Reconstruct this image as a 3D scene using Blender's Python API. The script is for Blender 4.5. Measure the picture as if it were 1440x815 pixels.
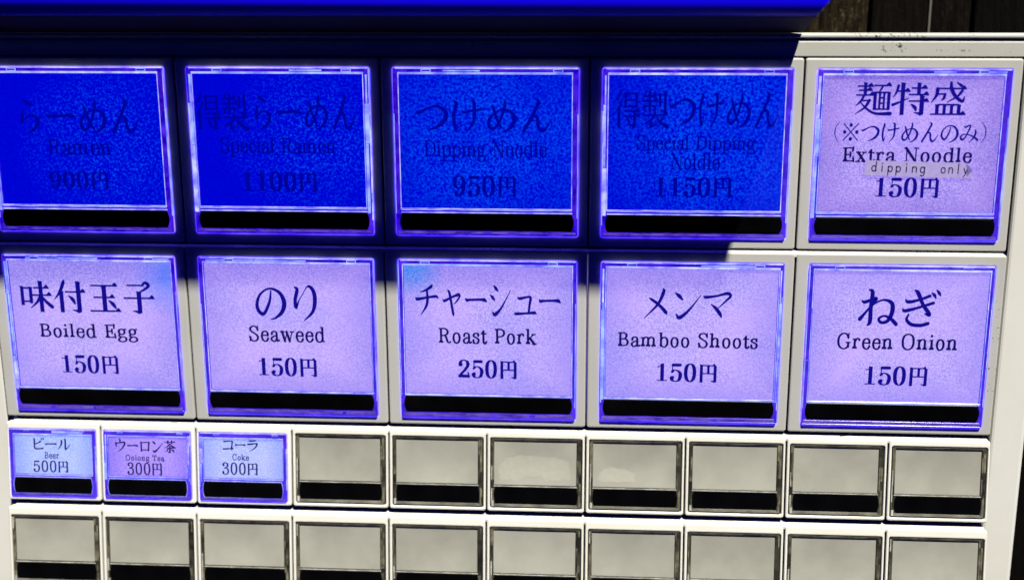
import bpy, bmesh, math, random
from mathutils import Matrix, Vector
random.seed(7)
sc = bpy.context.scene
col = sc.collection
for o in list(bpy.data.objects):
    bpy.data.objects.remove(o)
MM = 0.001

# ------------------------------------------------------------------ camera
cam_d = bpy.data.cameras.new("camera")
cam = bpy.data.objects.new("camera", cam_d)
col.objects.link(cam)
cam.location = (0.244055, -0.501254, 0.044217)
cam.rotation_euler = (1.3077629, 0.0037374, 0.0663432)
cam_d.sensor_width = 36.0
cam_d.lens = 36.0 * 1850.27 / 1440.0
cam_d.clip_start = 0.01
cam_d.clip_end = 50.0
cam_d.dof.use_dof = True
cam_d.dof.focus_distance = 0.512
cam_d.dof.aperture_fstop = 6.3
sc.camera = cam

# ------------------------------------------------------------------ light
LIGHT = Vector((-28.0, 50.0, -117.0)).normalized()       # the way the sunlight travels
world = bpy.data.worlds.new("World")
sc.world = world
world.use_nodes = True
wn = world.node_tree
for n in list(wn.nodes):
    wn.nodes.remove(n)
sky = wn.nodes.new("ShaderNodeTexSky")
sky.sky_type = 'NISHITA'
sky.sun_disc = False
sky.ozone_density = 10.0
sky.dust_density = 0.0
sky.air_density = 1.0
sky.sun_elevation = math.asin(-LIGHT.z)
sky.sun_rotation = math.atan2(-LIGHT.x, -LIGHT.y)
bg = wn.nodes.new("ShaderNodeBackground")
bg.inputs["Strength"].default_value = 0.016
wo = wn.nodes.new("ShaderNodeOutputWorld")
deep = wn.nodes.new("ShaderNodeMix")                    # tint added to the skylight to turn the shade navy
deep.data_type = 'RGBA'
deep.blend_type = 'MULTIPLY'
deep.inputs["Factor"].default_value = 1.0
deep.inputs[7].default_value = (0.03, 0.05, 1.0, 1.0)
wn.links.new(sky.outputs[0], deep.inputs[6])
wn.links.new(deep.outputs[2], bg.inputs["Color"])
wn.links.new(bg.outputs[0], wo.inputs["Surface"])
sun_d = bpy.data.lights.new("sun", 'SUN')
sun_d.energy = 5.0
sun_d.angle = math.radians(1.3)
sun_d.color = (1.0, 0.975, 0.89)
sun = bpy.data.objects.new("sun", sun_d)
col.objects.link(sun)
sun.rotation_euler = LIGHT.to_track_quat('-Z', 'Y').to_euler()
sc.view_settings.view_transform = 'Standard'
sc.view_settings.look = 'None'
sc.view_settings.exposure = 0.55
sc.view_settings.gamma = 1.0
sc.cycles.use_denoising = True
sc.cycles.max_bounces = 6
sc.cycles.diffuse_bounces = 0
sc.cycles.sample_clamp_indirect = 4.0


# ------------------------------------------------------------------ materials
class NT:
    def __init__(s, name):
        s.m = bpy.data.materials.new(name)
        s.m.use_nodes = True
        s.t = s.m.node_tree
        for n in list(s.t.nodes):
            s.t.nodes.remove(n)
        s.out = s.n("ShaderNodeOutputMaterial")
        s.b = s.n("ShaderNodeBsdfPrincipled")
        s.l(s.b.outputs[0], s.out.inputs[0])

    def n(s, k, **kw):
        n = s.t.nodes.new(k)
        for a, v in kw.items():
            setattr(n, a, v)
        return n

    def l(s, a, b):
        s.t.links.new(a, b)

    def put(s, inp, v):
        if hasattr(v, "is_linked") or hasattr(v, "links"):
            s.l(v, inp)
        else:
            if isinstance(v, tuple) and len(v) == 3 and inp.type == 'RGBA':
                v = (*v, 1.0)
            inp.default_value = v

    def math(s, op, a, b=0.0, clamp=False):
        n = s.n("ShaderNodeMath", operation=op, use_clamp=clamp)
        s.put(n.inputs[0], a)
        s.put(n.inputs[1], b)
        return n.outputs[0]

    def mix(s, f, a, b):
        n = s.n("ShaderNodeMix", data_type='RGBA')
        s.put(n.inputs["Factor"], f)
        s.put(n.inputs[6], a)
        s.put(n.inputs[7], b)
        return n.outputs[2]

    def co(s, kind="Object", scale=(1000, 1000, 1000), loc=(0, 0, 0)):
        if kind == "World":
            v = s.n("ShaderNodeNewGeometry").outputs["Position"]
        else:
            v = s.n("ShaderNodeTexCoord").outputs[kind]
        mp = s.n("ShaderNodeMapping")
        mp.inputs["Scale"].default_value = scale
        mp.inputs["Location"].default_value = loc
        s.l(v, mp.inputs["Vector"])
        return mp.outputs[0]

    def noise(s, v, scale, detail=2.0, rough=0.5):
        n = s.n("ShaderNodeTexNoise")
        s.l(v, n.inputs["Vector"])
        n.inputs["Scale"].default_value = scale
        n.inputs["Detail"].default_value = detail
        n.inputs["Roughness"].default_value = rough
        return n.outputs["Fac"]

    def ramp(s, f, a, b):
        n = s.n("ShaderNodeMapRange")
        n.clamp = True
        s.put(n.inputs[0], f)
        n.inputs[1].default_value = a
        n.inputs[2].default_value = b
        return n.outputs[0]

    def sep(s, v):
        n = s.n("ShaderNodeSeparateXYZ")
        s.l(v, n.inputs[0])
        return n.outputs


def plain(name, color, rough=0.5, spec=0.5, emit=None, coat=0.0):
    k = NT(name)
    k.put(k.b.inputs["Base Color"], color)
    k.b.inputs["Roughness"].default_value = rough
    k.b.inputs["Specular IOR Level"].default_value = spec
    k.b.inputs["Coat Weight"].default_value = coat
    if emit:
        k.put(k.b.inputs["Emission Color"], emit)
        k.b.inputs["Emission Strength"].default_value = 0.87
    return k.m


def panel_plastic(name, base=(0.92, 0.895, 0.79), thr=0.70, boxes=(), sx=1.0):
    """off-white moulded plastic: fine grain, yellowed patches, specks of dirt"""
    k = NT(name)
    w = k.co("World")
    mott = k.ramp(k.noise(w, 0.035, 3), 0.35, 0.7)
    c = k.mix(mott, base, (base[0] * 0.90, base[1] * 0.89, base[2] * 0.83))
    fine = k.noise(w, 1.6, 2)
    c = k.mix(k.ramp(fine, 0.3, 0.75), c, (base[0] * 0.93, base[1] * 0.93, base[2] * 0.92))
    n1 = k.noise(k.co("World", (1000 * sx, 1000, 1000)), 0.85, 4, 0.65)
    n2 = k.noise(w, 0.06, 2)
    sp = k.math('MULTIPLY', k.ramp(n1, thr, thr + 0.05), k.ramp(n2, 0.5, 0.62))
    xyz = k.sep(w)
    for (x0, x1, z0, z1, t) in boxes:
        cx, cz, rx, rz = (x0 + x1) / 2, (z0 + z1) / 2, (x1 - x0) / 2, (z1 - z0) / 2
        dx = k.math('ABSOLUTE', k.math('DIVIDE', k.math('SUBTRACT', xyz[0], cx), rx))
        dz = k.math('ABSOLUTE', k.math('DIVIDE', k.math('SUBTRACT', xyz[2], cz), rz))
        ins = k.ramp(k.math('MAXIMUM', dx, dz), 1.0, 0.75)
        b = k.math('MULTIPLY', ins, k.ramp(n1, t, t + 0.06))
        sp = k.math('MAXIMUM', sp, b)
    c = k.mix(sp, c, (0.045, 0.04, 0.03))
    k.put(k.b.inputs["Base Color"], c)
    k.put(k.b.inputs["Roughness"], 0.42)
    k.b.inputs["Specular IOR Level"].default_value = 0.35
    bp = k.n("ShaderNodeBump")
    bp.inputs["Strength"].default_value = 0.12
    bp.inputs["Distance"].default_value = 0.0002
    k.l(k.noise(w, 2.2, 2), bp.inputs["Height"])
    k.l(bp.outputs[0], k.b.inputs["Normal"])
    return k.m


DIRT = ((396.5, 400.2, -118, -78, 0.62), (396, 400.2, -132, -118, 0.60))
M_panel = panel_plastic("off_white_plastic_dimmed", (0.63, 0.617, 0.55), boxes=DIRT)  # big keys: same plastic, dimmer light painted in as a darker base
M_panel2 = panel_plastic("off_white_plastic_brightened")  # small keys: same plastic, brighter light painted in as a paler base
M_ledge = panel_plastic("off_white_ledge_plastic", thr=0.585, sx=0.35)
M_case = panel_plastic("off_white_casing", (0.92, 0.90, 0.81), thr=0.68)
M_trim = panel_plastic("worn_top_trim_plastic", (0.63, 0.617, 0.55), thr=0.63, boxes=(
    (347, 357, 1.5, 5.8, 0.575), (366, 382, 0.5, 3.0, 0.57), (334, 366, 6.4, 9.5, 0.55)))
M_gap = plain("dark_gap", (0.012, 0.012, 0.012), 0.8, 0.1)
M_bar = None


def bar_material():
    k = NT("gloss_black_plastic")
    v = k.co("Object")
    f = k.ramp(k.noise(v, 0.07, 2), 0.35, 0.75)
    k.put(k.b.inputs["Base Color"], k.mix(f, (0.0012, 0.0012, 0.0014), (0.003, 0.003, 0.004)))
    k.put(k.b.inputs["Roughness"], 0.3)
    k.b.inputs["Specular IOR Level"].default_value = 0.06
    return k.m


M_bar = bar_material()


def glow(name, a, b, scale=0.22, stretch=(1, 1, 1), lo=0.35, hi=0.65):
    """edge-lit clear acrylic: LED light leaking out of its edges, uneven along the edge"""
    k = NT(name)
    v = k.co("World", (1000 * stretch[0], 1000 * stretch[1], 1000 * stretch[2]))
    f = k.ramp(k.noise(v, scale, 3, 0.6), lo, hi)
    c = k.mix(f, a, b)
    k.put(k.b.inputs["Base Color"], (0.03, 0.02, 0.10))
    k.put(k.b.inputs["Roughness"], 0.2)
    k.b.inputs["Specular IOR Level"].default_value = 0.2
    k.put(k.b.inputs["Emission Color"], c)
    k.b.inputs["Emission Strength"].default_value = 0.87
    return k.m


G_white = glow("edge_lit_acrylic_white", (0.17, 0.16, 0.88), (0.55, 0.60, 1.0), 0.15)
G_sky = glow("edge_lit_acrylic_pale_blue", (0.11, 0.13, 0.85), (0.36, 0.48, 1.0), 0.12)
G_violet = glow("edge_lit_acrylic_violet", (0.012, 0.0, 0.40), (0.08, 0.02, 0.74), 0.16, lo=0.4, hi=0.72)
G_deep = glow("edge_lit_acrylic_deep", (0.012, 0.0, 0.30), (0.06, 0.01, 0.60), 0.2)
G_leak = glow("cover_side_led_leak", (0.10, 0.03, 3.5), (0.45, 0.30, 5.0), 0.05)
G_lip = glow("edge_lit_acrylic_dim", (0.02, 0.006, 0.20), (0.12, 0.075, 0.36), 0.3, (0.5, 1, 1.6))


def card(name, emis, emis2, albedo, grain, amt, lo, hi, spot=None, spotc=None, vig=None, size=(80, 73), seed=0, patch=None):
    """backlit paper card: emission through the paper, fibres showing as grain; coordinates in mm from the cell's top left"""
    k = NT(name)
    v = k.co("Object", loc=(seed * 37.0, seed * 11.0, 0))
    p = k.sep(k.co("Object"))
    g = k.ramp(k.noise(v, grain, 3, 0.65), lo, hi)
    big = k.ramp(k.noise(v, 0.045, 2), 0.35, 0.68)
    f = k.math('MULTIPLY', g, amt)
    if patch:
        cx, cy, rad = patch
        dx = k.math('SUBTRACT', p[0], cx)
        dy = k.math('SUBTRACT', p[1], -cy)
        d = k.math('SQRT', k.math('ADD', k.math('MULTIPLY', dx, dx), k.math('MULTIPLY', k.math('MULTIPLY', dy, dy), 1.3)))
        f = k.math('MULTIPLY', f, k.math('ADD', k.ramp(d, rad, rad * 0.35), 0.06))
        f = k.math('MULTIPLY', f, k.math('ADD', k.math('MULTIPLY', big, 0.5), 0.6), True)
    c = k.mix(f, emis, emis2)
    if not patch:
        c = k.mix(k.math('MULTIPLY', big, 0.4), c, (emis2[0] * 1.08, emis2[1] * 0.86, emis2[2]))
        c = k.mix(k.math('MULTIPLY', k.ramp(k.noise(v, 0.03, 1), 0.55, 0.75), 0.22), c, (emis[0] * 0.75, emis[1] * 1.05, emis2[2] * 0.95))
    if vig:
        ex = k.math('ABSOLUTE', k.math('DIVIDE', k.math('SUBTRACT', p[0], size[0] / 2), size[0] * 0.41))
        ey = k.math('ABSOLUTE', k.math('DIVIDE', k.math('SUBTRACT', p[1], -size[1] * 0.45), size[1] * 0.36))
        e = k.ramp(k.math('MAXIMUM', ex, ey), 0.55, 1.12)
        c = k.mix(k.math('MULTIPLY', e, 0.6), c, vig)
    if spot:
        dx = k.math('SUBTRACT', p[0], spot[0])
        dy = k.math('SUBTRACT', p[1], -spot[1])
        d = k.math('SQRT', k.math('ADD', k.math('MULTIPLY', dx, dx), k.math('MULTIPLY', dy, dy)))
        d = k.math('ADD', d, k.math('MULTIPLY', k.noise(v, 0.5, 2), 4.0))
        c = k.mix(k.math('MULTIPLY', k.ramp(d, spot[2] * 1.7, spot[2] * 0.4), k.math('SUBTRACT', 1.0, k.math('MULTIPLY', g, 0.55))), c, spotc)
    k.put(k.b.inputs["Base Color"], albedo)
    k.put(k.b.inputs["Roughness"], 0.7)
    k.b.inputs["Specular IOR Level"].default_value = 0.05
    k.put(k.b.inputs["Emission Color"], c)
    k.b.inputs["Emission Strength"].default_value = 0.87
    return k.m


def ink(name, e, alb=(0.006, 0.004, 0.03)):
    return plain(name, alb, 0.6, 0.05, e)


INK_shade = ink("blue_ink_on_blue_card", (0.0, 0.0008, 0.255), (0.002, 0.002, 0.02))
INK_shade2 = ink("blue_ink_on_grainy_card", (0.0, 0.001, 0.27), (0.002, 0.002, 0.02))
INK_big = ink("dark_blue_ink", (0.001, 0.0, 0.20))
INK_eng = ink("navy_ink", (0.001, 0.0005, 0.075))
INK_small = ink("navy_ink_small", (0.001, 0.0015, 0.06))


def blank_card():
    k = NT("unlit_grey_paper_card")
    info = k.n("ShaderNodeObjectInfo")
    v = k.co("World")
    n = k.ramp(k.noise(v, 0.06, 3, 0.6), 0.3, 0.7)
    rb = k.math('MULTIPLY', k.math('SUBTRACT', info.outputs["Random"], 0.5), 0.5)
    n = k.math('ADD', n, rb, True)
    c = k.mix(n, (0.475, 0.465, 0.385), (0.37, 0.36, 0.295))
    c = k.mix(k.math('MULTIPLY', k.ramp(k.noise(v, 1.6, 2), 0.35, 0.7), 0.35), c, (0.42, 0.41, 0.345))
    k.put(k.b.inputs["Base Color"], c)
    k.put(k.b.inputs["Roughness"], 0.55)
    k.b.inputs["Specular IOR Level"].default_value = 0.25
    return k.m


M_blank = blank_card()


def smoky(name, a, b, scale, stretch):
    k = NT(name)
    v = k.co("World", tuple(1000 * q for q in stretch))
    f = k.ramp(k.noise(v, scale, 3, 0.6), 0.38, 0.66)
    k.put(k.b.inputs["Base Color"], k.mix(f, a, b))
    k.put(k.b.inputs["Roughness"], 0.5)
    k.b.inputs["Specular IOR Level"].default_value = 0.5
    return k.m


C_dark = smoky("clear_cover_dark_edge", (0.008, 0.008, 0.006), (0.06, 0.056, 0.035), 0.22, (1, 1, 1))
C_olive = smoky("clear_cover_olive_edge", (0.05, 0.047, 0.03), (0.24, 0.22, 0.14), 0.25, (1, 1, 1))
C_grey = smoky("clear_cover_pale_edge", (0.30, 0.29, 0.24), (0.66, 0.64, 0.55), 0.2, (1, 1, 1))
C_lip = smoky("clear_cover_lower_lip", (0.13, 0.13, 0.10), (0.30, 0.28, 0.22), 0.25, (0.5, 1, 1))


def clear_sheet():
    k = NT("clear_cover_sheet")
    k.t.nodes.remove(k.b)
    tr = k.n("ShaderNodeBsdfTransparent")
    gl = k.n("ShaderNodeBsdfGlossy")
    gl.inputs["Roughness"].default_value = 0.08
    mx = k.n("ShaderNodeMixShader")
    mx.inputs[0].default_value = 0.04
    k.l(tr.outputs[0], mx.inputs[1])
    k.l(gl.outputs[0], mx.inputs[2])
    k.l(mx.outputs[0], k.out.inputs[0])
    return k.m


M_clear = clear_sheet()


# ------------------------------------------------------------------ mesh helpers (all lengths in mm)
def build(name, bm, mats, parent=None, mat=None, smooth=False):
    me = bpy.data.meshes.new(name)
    bmesh.ops.recalc_face_normals(bm, faces=bm.faces)
    bm.to_mesh(me)
    bm.free()
    me.transform(Matrix.Scale(MM, 4))
    for m in (mats if isinstance(mats, (list, tuple)) else [mats]):
        me.materials.append(m)
    if smooth:
        for f in me.polygons:
            f.use_smooth = True
    o = bpy.data.objects.new(name, me)
    col.objects.link(o)
    if parent is not None:
        o.parent = parent
    if mat is not None:
        o.matrix_basis = mat
    return o


def rr(x0, y0, x1, y1, r=0.5, n=4):
    """rounded rectangle, y down on the panel -> returned with y up"""
    pts = []
    for cx, cy, a0 in ((x1 - r, y0 + r, 270), (x1 - r, y1 - r, 0), (x0 + r, y1 - r, 90), (x0 + r, y0 + r, 180)):
        for i in range(n + 1):
            a = math.radians(a0 + 90 * i / n)
            pts.append((cx + r * math.cos(a), -(cy + r * math.sin(a))))
    return pts


def loft(bm, loops, close=False, mi=0):
    """loops: list of (points2d, w)"""
    rows = [[bm.verts.new((x, y, w)) for x, y in pts] for pts, w in loops]
    n = len(rows[0])
    fs = []
    for a, b in zip(rows, rows[1:]):
        for i in range(n):
            fs.append(bm.faces.new((a[i], a[(i + 1) % n], b[(i + 1) % n], b[i])))
    if close:
        fs.append(bm.faces.new(rows[-1]))
    for f in fs:
        f.material_index = mi
    return rows


def slab(bm, x0, y0, x1, y1, w0, w1, r=0.15, bev=0.12, mi=0):
    r = min(r, (x1 - x0) * 0.45, (y1 - y0) * 0.45)
    bev = min(bev, (x1 - x0) * 0.3, (y1 - y0) * 0.3, (w1 - w0) * 0.8)
    loft(bm, [(rr(x0, y0, x1, y1, r, 2), w0), (rr(x0, y0, x1, y1, r, 2), w1 - bev),
              (rr(x0 + bev, y0 + bev, x1 - bev, y1 - bev, max(r - bev, 0.02), 2), w1)], True, mi)


def wbox(bm, x0, x1, d0, d1, z0, z1, mi=0, bev=0.0):
    """world-aligned box: d is distance toward the viewer"""
    vs = [bm.verts.new((x, -d, z)) for x in (x0, x1) for d in (d0, d1) for z in (z0, z1)]
    q = [(0, 1, 3, 2), (4, 6, 7, 5), (0, 4, 5, 1), (2, 3, 7, 6), (0, 2, 6, 4), (1, 5, 7, 3)]
    fs = [bm.faces.new([vs[i] for i in f]) for f in q]
    for f in fs:
        f.material_index = mi
    if bev:
        es = list({e for f in fs for e in f.edges})
        bmesh.ops.bevel(bm, geom=es, offset=bev, segments=3, affect='EDGES', profile=0.5)


# ------------------------------------------------------------------ rows of the key panel
ROWS = [  # z of the top line, height, d at the top, d at the bottom, pitch, columns, top edge, extra
    dict(z=0.0, h=73.936, d0=0.0, d1=0.0, pitch=80.0, n=5, vt=0.35),
    dict(z=-73.936, h=73.936, d0=2.5, d1=2.5, pitch=80.0, n=5, vt=0.35),
    dict(z=-147.872, h=34.507, d0=4.0, d1=9.0, pitch=40.0, n=10, vt=1.3),
    dict(z=-182.379, h=37.3, d0=10.5, d1=15.9, pitch=40.0, n=10, vt=1.95),
]
for R_ in ROWS:
    R_['t'] = math.atan2(R_['d1'] - R_['d0'], R_['h'])
    R_['k'] = 1.0 / math.cos(R_['t'])
BASE = Vector((0.2, 0.0, -0.30))


def cell_matrix(r, c):
    R_ = ROWS[r]
    t = R_['t']
    x = Vector((1, 0, 0))
    up = Vector((0, math.sin(t), math.cos(t)))        # up the face; the top leans away from the viewer
    nrm = Vector((0, -math.cos(t), math.sin(t)))
    m = Matrix.Identity(4)
    m.col[0][:3] = x
    m.col[1][:3] = up
    m.col[2][:3] = nrm
    m.translation = Vector((c * R_['pitch'] * MM, -R_['d0'] * MM, R_['z'] * MM)) - BASE
    return m


machine = bpy.data.objects.new("ticket_machine", None)
col.objects.link(machine)
machine.location = BASE
machine["label"] = "off-white meal ticket machine with rows of lit violet-blue menu buttons above blank grey ones"
machine["category"] = "ticket machine"


def mpart(name, bm, mats, smooth=False):
    return build(name, bm, mats, machine, Matrix.Translation(-BASE), smooth)


# casing behind and around the key rows
bm = bmesh.new()
wbox(bm, -40, 414.6, -60, -7.8, -330, 1.5, 0, 1.0)
wbox(bm, -40, 414.4, -7.9, -5.0, 1.0, 7.4, 0, 0.3)
wbox(bm, 400.7, 414.6, -20, -1.2, -320, 5.9, 0, 1.6)
wbox(bm, -40, -0.7, -20, -1.2, -320, 5.9, 0, 1.6)
wbox(bm, -1.5, 401.5, -20, 9.0, -320, -220.5, 0, 0.8)
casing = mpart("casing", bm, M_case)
bm = bmesh.new()
wbox(bm, -40, 414.8, -20, -0.6, 0.0, 5.9, 0, 0.5)
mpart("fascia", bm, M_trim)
bm = bmesh.new()
wbox(bm, -40, 415.2, -8, -0.2, 6.95, 8.5, 0, 0.55)
mpart("top_lid", bm, M_trim)
for i, R_ in enumerate(ROWS):
    if i == 0:
        continue
    bm = bmesh.new()
    ze = R_['z'] - R_['vt']
    de = R_['d0'] + (R_['d1'] - R_['d0']) * R_['vt'] / R_['h'] - 0.25
    prof = [(de - 16, ze - 1.5), (de - 16, ze + 0.9), (de - 0.5, ze + 0.12), (de, ze - 0.35), (de, ze - 1.5)]
    a = [bm.verts.new((2.7, -d, z)) for d, z in prof]
    b = [bm.verts.new((398.7, -d, z)) for d, z in prof]
    for j in range(len(prof)):
        bm.faces.new((a[j], a[(j + 1) % 5], b[(j + 1) % 5], b[j]))
    bm.faces.new(a)
    bm.faces.new(b[::-1])
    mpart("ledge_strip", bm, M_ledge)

BIG = dict(cov=(5.0, 4.2, 75.9, 69.2), pap=(7.4, 6.75, 73.2, 58.2), bar=(6.5, 60.3, 74.4, 67.2))
BIG2 = dict(cov=(5.5, 4.6, 75.7, 70.3), pap=(7.6, 7.05, 73.9, 59.9), bar=(6.6, 60.7, 74.4, 67.7))
SML = dict(cov=(1.4, 4.2, 37.9, 32.4), pap=(3.4, 6.6, 36.2, 22.9), bar=(2.9, 24.3, 36.2, 30.9))
SMB = dict(cov=(1.6, 4.0, 38.6, 32.5), pap=(3.1, 5.1, 36.5, 23.0), bar=(3.0, 24.0, 37.2, 30.8))


def shift(L, dv):
    return {k: (v[0], v[1] + dv, v[2], v[3] + dv) for k, v in L.items()}


LAY = [BIG, BIG2, SML, shift(SMB, 1.5)]


def frame_mesh(r, lay):
    """moulded frame round one button opening"""
    R_ = ROWS[r]
    k = R_['k']
    x0, x1 = 0.28, R_['pitch'] - 0.28
    y0, y1 = R_['vt'] * k, (R_['h'] - 0.45) * k
    c = lay['cov']
    ox0, oy0, ox1, oy1 = c[0] - 0.15, c[1] * k - 0.15, c[2] + 0.15, c[3] * k + 0.15
    bm = bmesh.new()

    def o(i):
        return rr(x0 + i, y0 + i, x1 - i, y1 - i, max(1.0 - i, 0.1))

    def q(i):
        return rr(ox0 - i, oy0 - i, ox1 + i, oy1 + i, 0.8 + i)
    loft(bm, [(o(0), -9.0), (o(0), -0.7), (o(0.12), -0.3), (o(0.35), -0.08), (o(0.7), 0.0),
              (q(0.5), 0.0), (q(0.2), -0.06), (q(0.0), -0.35), (q(0.0), -4.0)])
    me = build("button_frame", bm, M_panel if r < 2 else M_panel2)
    return me


frames = {}
for r, R_ in enumerate(ROWS):
    for c in range(R_['n']):
        key = (r, 'lit' if (r < 2 or (r == 2 and c < 3)) else 'blank')
        lay = LAY[r] if key[1] == 'lit' or r == 3 else SMB
        if key not in frames:
            o = frame_mesh(r, lay)
            frames[key] = o
        else:
            o = frames[key].copy()
            col.objects.link(o)
        o.parent = machine
        o.matrix_basis = cell_matrix(r, c)

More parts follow.
